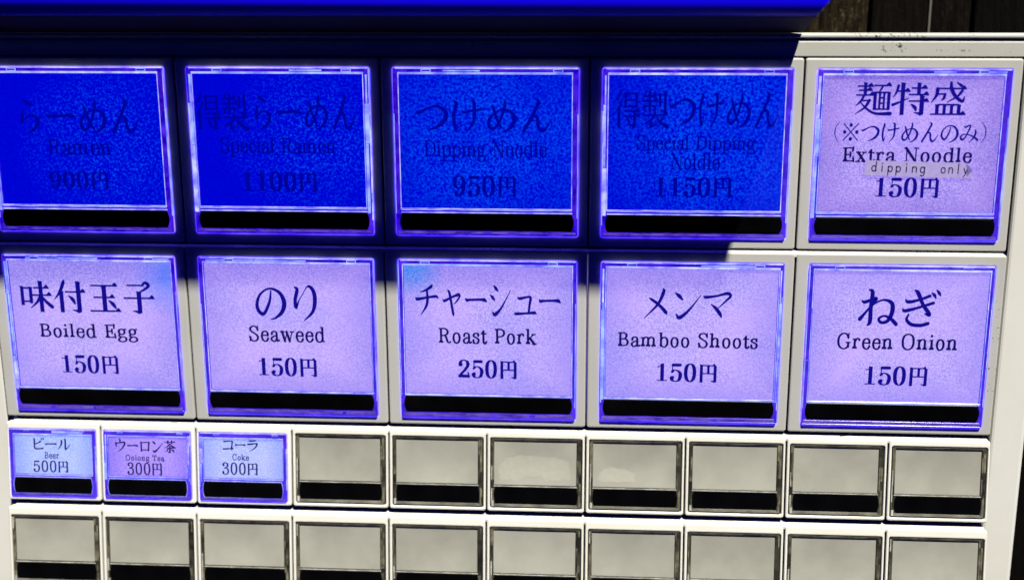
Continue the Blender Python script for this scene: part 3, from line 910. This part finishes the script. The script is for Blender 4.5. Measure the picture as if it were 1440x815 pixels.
VIO = (0.07, 0.022, 0.60)
BUT = [
 (0, 0, blue_card(1, (54, 34, 40)), 0.8, "deep blue lit button for ramen at 900 yen",
  [('dish_name', 'らーめん', 17.4, 64.9, 16.2, 30.1), ('english_name', 'Ramen', 27.6, 52.8, 32.1, 38.6), ('price', '900円', 26.9, 50.8, 44.8, 52.2)]),
 (0, 1, blue_card(2, (54, 32, 38)), 0.8, "deep blue lit button for special ramen at 1100 yen",
  [('dish_name', '得製らーめん', 7.5, 70.2, 13.7, 28.8), ('english_name', 'Special Ramen', 16.5, 61.9, 31.0, 39.1), ('price', '1100円', 24.7, 54.1, 44.4, 52.6)]),
 (0, 2, blue_card(3, (42, 32, 52)), 0.3, "deep blue lit button for dipping noodle at 950 yen",
  [('dish_name', 'つけめん', 13.6, 65.7, 15.6, 28.9), ('english_name', 'Dipping Noodle', 16.6, 63.9, 31.4, 40.2), ('price', '950円', 27.4, 52.1, 45.2, 53.9)]),
 (0, 3, blue_card(4, (48, 32, 54)), 0.3, "deep blue lit button for special dipping noodle at 1150 yen",
  [('dish_name', '得製つけめん', 9.4, 71.3, 12.0, 27.1), ('english_name', 'Special Dipping', 18.1, 62.9, 29.2, 36.6), ('english_name', 'Noldle', 31.2, 49.8, 35.8, 42.9), ('price', '1150円', 25.7, 54.7, 45.1, 53.4)]),
 (0, 4, lav_card(5, e=(0.15, 0.10, 0.57), e2=(0.42, 0.33, 0.82), vig=(0.075, 0.02, 0.45)), 0.9, "violet lit button for extra noodle at 150 yen",
  [('dish_name', '麺特盛', 19.3, 60.2, 8.6, 21.5), ('note', '（※つけめんのみ）', 12.2, 68.3, 23.7, 31.7), ('english_name', 'Extra Noodle', 15.9, 63.8, 33.1, 39.3), ('price', '150円', 28.9, 52.5, 44.7, 52.7)]),
 (1, 0, lav_card(6, spot=(75, 12, 12), spotc=(0.05, 0.16, 0.78)), 0.3, "lavender lit button for boiled egg at 150 yen",
  [('dish_name', '味付玉子', 11.2, 66.8, 14.6, 28.6), ('english_name', 'Boiled Egg', 18.0, 58.6, 32.8, 40.6), ('price', '150円', 25.9, 49.5, 46.1, 54.3)]),
 (1, 1, lav_card(7, vig=(0.16, 0.11, 0.66)), 0.3, "lavender lit button for seaweed at 150 yen",
  [('dish_name', 'のり', 27.5, 52.6, 15.5, 30.6), ('english_name', 'Seaweed', 24.2, 55.2, 32.6, 39.5), ('price', '150円', 27.5, 51.4, 45.8, 54.0)]),
 (1, 2, lav_card(8, spot=(11, 8, 9), spotc=(0.0, 0.20, 0.72)), 0.3, "lavender lit button for roast pork at 250 yen, blue light in its corner",
  [('dish_name', 'チャーシュー', 12.0, 69.7, 14.4, 27.5), ('english_name', 'Roast Pork', 21.1, 60.2, 32.2, 39.0), ('price', '250円', 28.6, 52.3, 45.3, 53.4)]),
 (1, 3, lav_card(9), 0.5, "lavender lit button for bamboo shoots at 150 yen",
  [('dish_name', 'メンマ', 22.3, 56.3, 14.8, 27.5), ('english_name', 'Bamboo Shoots', 12.3, 67.1, 32.7, 39.1), ('price', '150円', 28.0, 51.6, 45.3, 53.4)]),
 (1, 4, lav_card(10), 0.5, "lavender lit button for green onion at 150 yen",
  [('dish_name', 'ねぎ', 25.0, 56.1, 13.9, 29.1), ('english_name', 'Green Onion', 17.7, 63.7, 31.7, 38.6), ('price', '150円', 29.3, 53.4, 45.0, 53.3)]),
 (2, 0, lav_card(11, e=(0.14, 0.25, 0.78), e2=(0.36, 0.50, 1.0), vig=(0.05, 0.13, 0.72), size=(40, 33)), 0.9, "pale blue lit button for beer at 500 yen",
  [('dish_name', 'ビール', 11.5, 27.2, 7.7, 12.8), ('english_name', 'Beer', 16.1, 22.2, 13.7, 16.6), ('price', '500円', 11.1, 26.0, 17.2, 22.3)]),
 (2, 1, lav_card(12, e=(0.14, 0.085, 0.66), e2=(0.34, 0.25, 0.88), vig=(0.07, 0.012, 0.6), size=(40, 33)), 0.5, "violet lit button for oolong tea at 300 yen",
  [('dish_name', 'ウーロン茶', 6.1, 31.8, 7.5, 13.1), ('english_name', 'Oolong Tea', 10.4, 26.9, 14.0, 17.2), ('price', '300円', 11.0, 25.7, 17.2, 22.6)]),
 (2, 2, lav_card(13, e=(0.17, 0.25, 0.78), e2=(0.40, 0.50, 1.0), vig=(0.06, 0.13, 0.74), size=(40, 33)), 0.9, "pale blue lit button for coke at 300 yen",
  [('dish_name', 'コーラ', 11.2, 26.0, 6.9, 11.6), ('english_name', 'Coke', 15.3, 22.2, 12.8, 15.6), ('price', '300円', 10.9, 25.8, 16.3, 21.6)]),
]
TAPE_AT = None
for i, (r, c, cm, pale, label, lines) in enumerate(BUT):
    b, wc = lit_button(r, c, cm, i + 1, pale)
    b["label"] = label
    k = ROWS[r]['k']
    for (nm, txt, x0, x1, y0, y1) in lines:
        if r == 0 and c < 4:
            m = INK_shade if c < 2 else INK_shade2
        elif r == 2:
            m = INK_small
        else:
            m = INK_eng if nm == 'english_name' else INK_big
        st = {'dish_name': 'dish', 'note': 'dish', 'price': 'price' if r < 2 else 'smallprice', 'english_name': 'latin'}[nm]
        if r == 2 and st in ('latin', 'dish'):
            st = 'small' + st
        if st == 'latin' and r == 0 and c < 4:
            st = 'narrow'
        lettering(nm, txt, (x0, x1, y0 * k, y1 * k), b, wc, m, st)


def blank_button(r, lay, seed):
    rnd = random.Random(seed * 7 + 1)
    k = ROWS[r]['k']
    cv, pp, br = kk(lay['cov'], k), kk(lay['pap'], k), kk(lay['bar'], k)
    W = -0.2
    wc = -0.6
    bm = bmesh.new()
    e = 0.2

    def o(i):
        return rr(cv[0] + i, cv[1] + i, cv[2] - i, cv[3] - i, 0.7)

    def q(i):
        return rr(pp[0] - i, pp[1] - i, pp[2] + i, pp[3] + i, 0.25)
    loft(bm, [(o(0.12), -3.9), (o(0.12), W - e), (o(0.2), W - 0.06), (o(0.35), W), (q(0.2), W), (q(0.0), W - 0.2), (q(0.0), -1.2)], False, 0)
    # side walls of the cover: light and dark lengths
    for side in (0, 1):
        xa, xb = (cv[0] + 0.3, pp[0] - 0.15) if side == 0 else (pp[2] + 0.2, cv[2] - 0.35)
        y = cv[1] + 0.8
        while y < cv[3] - 1.2:
            y2 = min(y + rnd.uniform(2.5, 8), cv[3] - 0.9)
            mi = rnd.choice((1, 1, 0, 2)) if side == 0 else rnd.choice((0, 0, 1, 0))
            xm = rnd.uniform(0.25, 0.6)
            slab(bm, xa, y, xa + (xb - xa) * xm, y2 - 0.1, W - 0.1, W + 0.04, 0.05, 0.03, mi)
            slab(bm, xa + (xb - xa) * xm + 0.08, y, xb, y2 - 0.1, W - 0.1, W + 0.02, 0.05, 0.03, rnd.choice((0, 1, 1)))
            y = y2
    b = build("push_button", bm, [C_dark, C_olive, C_grey], machine)
    bm = bmesh.new()
    slab(bm, pp[0] - 0.2, pp[3] + 0.45, pp[2] + 0.3, pp[3] + 0.8, W - 0.2, W + 0.06, 0.08, 0.05, 0)
    build("cover_ridge", bm, [C_grey], b)
    bm = bmesh.new()
    slab(bm, cv[0] + 0.6, br[3] + 0.12, cv[2] - 0.6, cv[3] - 0.45, W - 0.2, W + 0.04, 0.15, 0.05, 0)
    slab(bm, cv[0] + 0.45, br[3] - 1.2, br[0] - 0.05, cv[3] - 0.5, W - 0.2, W + 0.07, 0.1, 0.05, 1)
    slab(bm, br[2] + 0.1, br[1] + 0.5, br[2] + 0.6, cv[3] - 0.6, W - 0.2, W + 0.07, 0.1, 0.05, 2)
    build("lower_lip", bm, [C_lip, C_grey, C_olive], b)
    bm = bmesh.new()
    loft(bm, [(barrel(br[0] + i, br[1] + i, br[2] - i, br[3] - i, 0.75), w) for i, w in ((0.0, W - 0.6), (0.0, W + 0.02), (0.2, W + 0.07), (0.8, W + 0.10))], True)
    build("grip_bar", bm, M_bar, b)
    bm = bmesh.new()                              # paper bowed back, shaped to shade from dark top to light bottom
    NX, NY = 12, 12
    g = [[bm.verts.new((pp[0] + (pp[2] - pp[0]) * i / NX, -(pp[1] + (pp[3] - pp[1]) * j / NY),
                        wc - 0.50 * math.cos((j / NY - 0.5) * math.pi) ** 0.9 * (1 - abs(2 * i / NX - 1) ** 4))) for j in range(NY + 1)] for i in range(NX + 1)]
    for i in range(NX):
        for j in range(NY):
            bm.faces.new((g[i][j], g[i][j + 1], g[i + 1][j + 1], g[i + 1][j]))
    build("paper_card", bm, M_blank, b, None, True)
    bm = bmesh.new()
    loft(bm, [(rr(pp[0] + 0.02, pp[1] + 0.02, pp[2] - 0.02, pp[3] - 0.02, 0.2), W - 0.2), (rr(pp[0] + 0.02, pp[1] + 0.02, pp[2] - 0.02, pp[3] - 0.02, 0.2), W - 0.1)], True)
    build("clear_window", bm, M_clear, b)
    return b


M_resid = None


def residue(b, pts, wc=-0.6):
    global M_resid
    if M_resid is None:
        k = NT("paper_sticker_residue")
        v = k.co("World")
        f = k.ramp(k.noise(v, 0.5, 4, 0.7), 0.35, 0.65)
        k.put(k.b.inputs["Base Color"], k.mix(f, (0.455, 0.45, 0.37), (0.505, 0.49, 0.395)))
        k.put(k.b.inputs["Roughness"], 0.85)
        M_resid = k.m
    rnd = random.Random(3)
    R_ = ROWS[2]
    pp = kk(SMB['pap'], R_['k'])
    NX, NY = 110, 60

    def inside(x, y):
        c = False
        for (xa, ya), (xb, yb) in zip(pts, pts[1:] + pts[:1]):
            if (ya > y) != (yb > y) and x < (xb - xa) * (y - ya) / (yb - ya) + xa:
                c = not c
        return c
    bm = bmesh.new()
    vv = {}

    def vert(i, j):
        if (i, j) not in vv:
            z = wc - 0.50 * math.cos((j / NY - 0.5) * math.pi) ** 0.9 * (1 - abs(2 * i / NX - 1) ** 4) + 0.025
            vv[i, j] = bm.verts.new((pp[0] + (pp[2] - pp[0]) * i / NX, -(pp[1] + (pp[3] - pp[1]) * j / NY), z))
        return vv[i, j]
    for i in range(NX):
        for j in range(1, NY - 1):
            x = pp[0] + (pp[2] - pp[0]) * (i + 0.5) / NX + rnd.uniform(-0.35, 0.35)
            y = pp[1] + (pp[3] - pp[1]) * (j + 0.5) / NY + rnd.uniform(-0.35, 0.35)
            if inside(x, y):
                bm.faces.new((vert(i, j), vert(i, j + 1), vert(i + 1, j + 1), vert(i + 1, j)))
    build("sticker_residue", bm, M_resid, b, None, True)


protos = {}
for r in (2, 3):
    for c in range(10):
        if r == 2 and c < 3:
            continue
        kind = (r, c % 3)
        lay = SMB if r == 2 else LAY[3]
        if kind not in protos:
            b = protos[kind] = blank_button(r, lay, r * 3 + c % 3)
            b.matrix_basis = cell_matrix(r, c)
        else:
            src = protos[kind]
            b = src.copy()
            col.objects.link(b)
            b.parent = machine
            b.matrix_basis = cell_matrix(r, c)
            for ch in [x for x in src.children if x.name.split('.')[0] != "sticker_residue"]:
                d = ch.copy()
                col.objects.link(d)
                d.parent = b
        if r == 2 and c == 5:
            b["label"] = "blank grey button with a wide torn patch of sticker residue"
            residue(b, [(5.0, 16.5), (8, 12.4), (14, 11.2), (28, 11.8), (33.5, 13.6), (34.0, 20.4), (24, 21.4), (22, 19.6), (15, 20.0), (13, 21.6), (5.5, 21.2)])
        elif r == 2 and c == 6:
            b["label"] = "blank grey button with a small smear of sticker residue"
            residue(b, [(6.0, 17.2), (10, 15.0), (16, 16.2), (20, 17.6), (20.5, 21.0), (8, 21.6), (5.2, 20.5)])
        else:
            b["label"] = "blank unlit grey button"

# ------------------------------------------------------------------ the stuck-on label tape
k0 = ROWS[0]['k']
tape = bpy.data.objects.new("label_tape", None)
col.objects.link(tape)
tape.matrix_basis = Matrix.Translation(BASE) @ cell_matrix(0, 4) @ Matrix.Translation((44.3 * MM, -41.5 * MM, 0.74 * MM)) @ Matrix.Rotation(math.radians(-1.2), 4, 'Z')
tape["label"] = "grey embossed tape reading dipping only, stuck across the Extra Noodle button, its corner peeling"
tape["category"] = "label tape"
k = NT("grey_label_tape")
v = k.co("Object")
f = k.ramp(k.noise(v, 0.5, 3), 0.3, 0.7)
k.put(k.b.inputs["Base Color"], k.mix(f, (0.24, 0.21, 0.27), (0.34, 0.30, 0.36)))
k.put(k.b.inputs["Roughness"], 0.4)
k.put(k.b.inputs["Emission Color"], (0.15, 0.115, 0.33))          # the button's light coming through the thin tape
k.b.inputs["Emission Strength"].default_value = 0.87
M_tape = k.m
bm = bmesh.new()
nx, ny = 44, 8
grid = []
for top in (1, 0):
    g = []
    for i in range(nx + 1):
        row = []
        for j in range(ny + 1):
            u, w_ = i / nx, j / ny
            x = -20.0 + 40.0 * u
            y = -2.9 + 5.7 * w_
            cu = max(0.0, (u - 0.93) / 0.07) * max(0.0, (w_ - 0.45) / 0.55)
            z = 0.12 * top + 1.6 * cu ** 1.3
            x -= 1.2 * cu
            y -= 1.5 * cu
            row.append(bm.verts.new((x, y, z)))
        g.append(row)
    grid.append(g)
for i in range(nx):
    for j in range(ny):
        a = grid[0]
        bm.faces.new((a[i][j], a[i + 1][j], a[i + 1][j + 1], a[i][j + 1]))
        a = grid[1]
        bm.faces.new((a[i][j], a[i][j + 1], a[i + 1][j + 1], a[i + 1][j]))
for i in range(nx):
    for j, in ((0,), (ny,)):
        bm.faces.new((grid[0][i][j], grid[0][i + 1][j], grid[1][i + 1][j], grid[1][i][j]))
for j in range(ny):
    for i in (0, nx):
        bm.faces.new((grid[0][i][j], grid[0][i][j + 1], grid[1][i][j + 1], grid[1][i][j]))
build("tape_strip", bm, M_tape, tape)
M_tapeink = plain("black_tape_ink", (0.008, 0.006, 0.02), 0.5, 0.2)
MONO = {'d': "a:30,24,25,35,16,38,8,33,5,20,8,6,16,1,25,5,30,15|f:30,66,30,1", 'i': "f:18,38,18,1|o:18,56,4.6", 'p': "f:6,38,6,-22|a:6,24,11,35,20,38,28,33,31,20,28,6,20,1,11,5,6,15",
        'n': "f:6,38,6,1|a:6,26,12,36,20,38,28,34,30,24|f:30,25,30,1", 'g': "a:30,24,25,35,16,38,8,33,5,20,8,6,16,1,25,5,30,15|a:30,38,30,0,27,-16,18,-21,7,-18",
        'o': "a:18,38,8,33,5,20,8,6,18,1,28,6,31,20,28,33,18,38", 'l': "f:18,66,18,1", 'y': "f:5,38,18,2|f:32,38,18,2,13,-12,5,-21"}


def tape_text(txt, x0, x1, y0, y1):
    pen = Pen()
    x = 0
    for ch in txt:
        for cmd in MONO[ch].split('|'):
            c, a = cmd.split(':')
            a = [float(q) for q in a.split(',')]
            if c == 'o':
                pen.disc(x + a[0], a[1], a[2])
                continue
            pts = [(x + a[i], a[i + 1]) for i in range(0, len(a), 2)]
            if len(pts) > 2 and not (ch == 'y'):
                pts = spline(pts)
            pen.strip(pts, [6.4] * len(pts))
        x += 50
    vs = pen.bm.verts
    mnx, mxx = min(v.co.x for v in vs), max(v.co.x for v in vs)
    for v in vs:
        v.co = (x0 + (v.co.x - mnx) * (x1 - x0) / (mxx - mnx), y0 + (v.co.y + 22) / 88 * (y1 - y0), 0.17 + 0.0012 * v.co.z)
    for f in pen.bm.faces:
        if f.normal.z < 0:
            f.normal_flip()
    me = bpy.data.meshes.new("printed_word")
    pen.bm.to_mesh(me)
    pen.bm.free()
    me.transform(Matrix.Scale(MM, 4))
    me.materials.append(M_tapeink)
    o = bpy.data.objects.new("printed_word", me)
    col.objects.link(o)
    o.parent = tape


tape_text("dipping", -17.6, 2.4, -2.5, 2.4)
tape_text("only", 8.2, 18.4, -2.5, 2.4)

# ------------------------------------------------------------------ hood jutting out over the keys
M_hood = plain("blue_hood_plastic", (0.006, 0.001, 0.95), 0.5, 0.1)
M_under = plain("hood_underside_painted_shade", (0.004, 0.004, 0.006), 0.7, 0.05)  # shade under the hood painted in as near-black
bm = bmesh.new()
prof = [(-1.0, 8.9), (43.5, 17.0)]
for i in range(9):
    ph = math.radians(-80 + 10 * i)
    prof.append((45.1 + 5.5 * math.cos(ph), 23.3 + 5.5 * math.sin(ph)))
prof += [(50.6, 30.0), (47.0, 60.0), (40.0, 66.0), (-1.0, 74.0)]
xl = -60.0
xr_ = [318.4 - 2.5 * min(max(d, 0), 50) / 50 + 0.75 * min(max(0, z - 18.5), 6) * (d > 20) for d, z in prof]
a = [bm.verts.new((xl, -d, z)) for d, z in prof]
b = [bm.verts.new((xr_[i], -d, z)) for i, (d, z) in enumerate(prof)]
n = len(prof)
for j in range(n):
    f = bm.faces.new((a[j], a[(j + 1) % n], b[(j + 1) % n], b[j]))
    f.material_index = 1 if j in (0, 1) else 0
    f.smooth = 2 <= j <= 11
bm.faces.new(a)
bm.faces.new(b[::-1])
hood = build("overhanging_hood", bm, [M_hood, M_under])
hood["label"] = "blue hood jutting out over the top left of the ticket machine, its underside in black shade"
hood["category"] = "hood"

# ------------------------------------------------------------------ wooden wall behind
def wood(name, a, b, lit):
    k = NT(name)
    v = k.co("World", (1000, 1000, 90))
    f = k.ramp(k.noise(v, 0.35, 5, 0.7), 0.36, 0.68)
    c = k.mix(f, a, b)
    g = k.noise(k.co("World", (1000, 1000, 500)), 0.8, 4, 0.7)
    c = k.mix(k.math('MULTIPLY', k.ramp(g, 0.56, 0.68), lit), c, (0.22, 0.18, 0.09))  # sunlit highlights painted in as pale speckles
    k.put(k.b.inputs["Base Color"], c)
    k.put(k.b.inputs["Roughness"], 0.8)
    k.b.inputs["Specular IOR Level"].default_value = 0.1
    bp = k.n("ShaderNodeBump")
    bp.inputs["Strength"].default_value = 0.6
    bp.inputs["Distance"].default_value = 0.002
    k.l(f, bp.inputs["Height"])
    k.l(bp.outputs[0], k.b.inputs["Normal"])
    return k.m


W_old = wood("sun_speckled_brown_wood", (0.003, 0.002, 0.001), (0.045, 0.032, 0.014), 0.6)  # board with the sunlit speckles in its colour
W_mid = wood("dark_brown_wood", (0.002, 0.0013, 0.0006), (0.010, 0.007, 0.0035), 0.06)
W_blk = wood("shade_black_wood", (0.0012, 0.001, 0.0006), (0.004, 0.003, 0.002), 0.0)  # background shade put into a near-black board colour
wall = bpy.data.objects.new("wooden_wall", None)
col.objects.link(wall)
wall.location = (0.3, 0.12, -0.33)
wall["label"] = "dark weathered board wall behind the ticket machine, sunlit brown patches at upper right"
wall["category"] = "wooden wall"
xs = [-260, -150, -30, 90, 200, 305, 362.5, 388.1, 407, 520, 640]
ms = [W_mid, W_mid, W_mid, W_mid, W_mid, W_old, W_mid, W_mid, W_blk, W_blk]
for i in range(len(xs) - 1):
    bm = bmesh.new()
    wbox(bm, xs[i] + 0.6, xs[i + 1] - 0.6, -118, -100 - (i % 2) * 2, -330, 260, 0, 1.0)
    build("board", bm, ms[i], wall, Matrix.Translation(-wall.location))
bm = bmesh.new()
wbox(bm, -260, 640, -124, -119, -330, 260)
build("backing", bm, W_blk, wall, Matrix.Translation(-wall.location))
bm = bmesh.new()
wbox(bm, 387.8, 388.5, -102, -99.5, -330, 260)
build("batten", bm, plain("pale_string", (0.2, 0.19, 0.15), 0.8, 0.1), wall, Matrix.Translation(-wall.location))
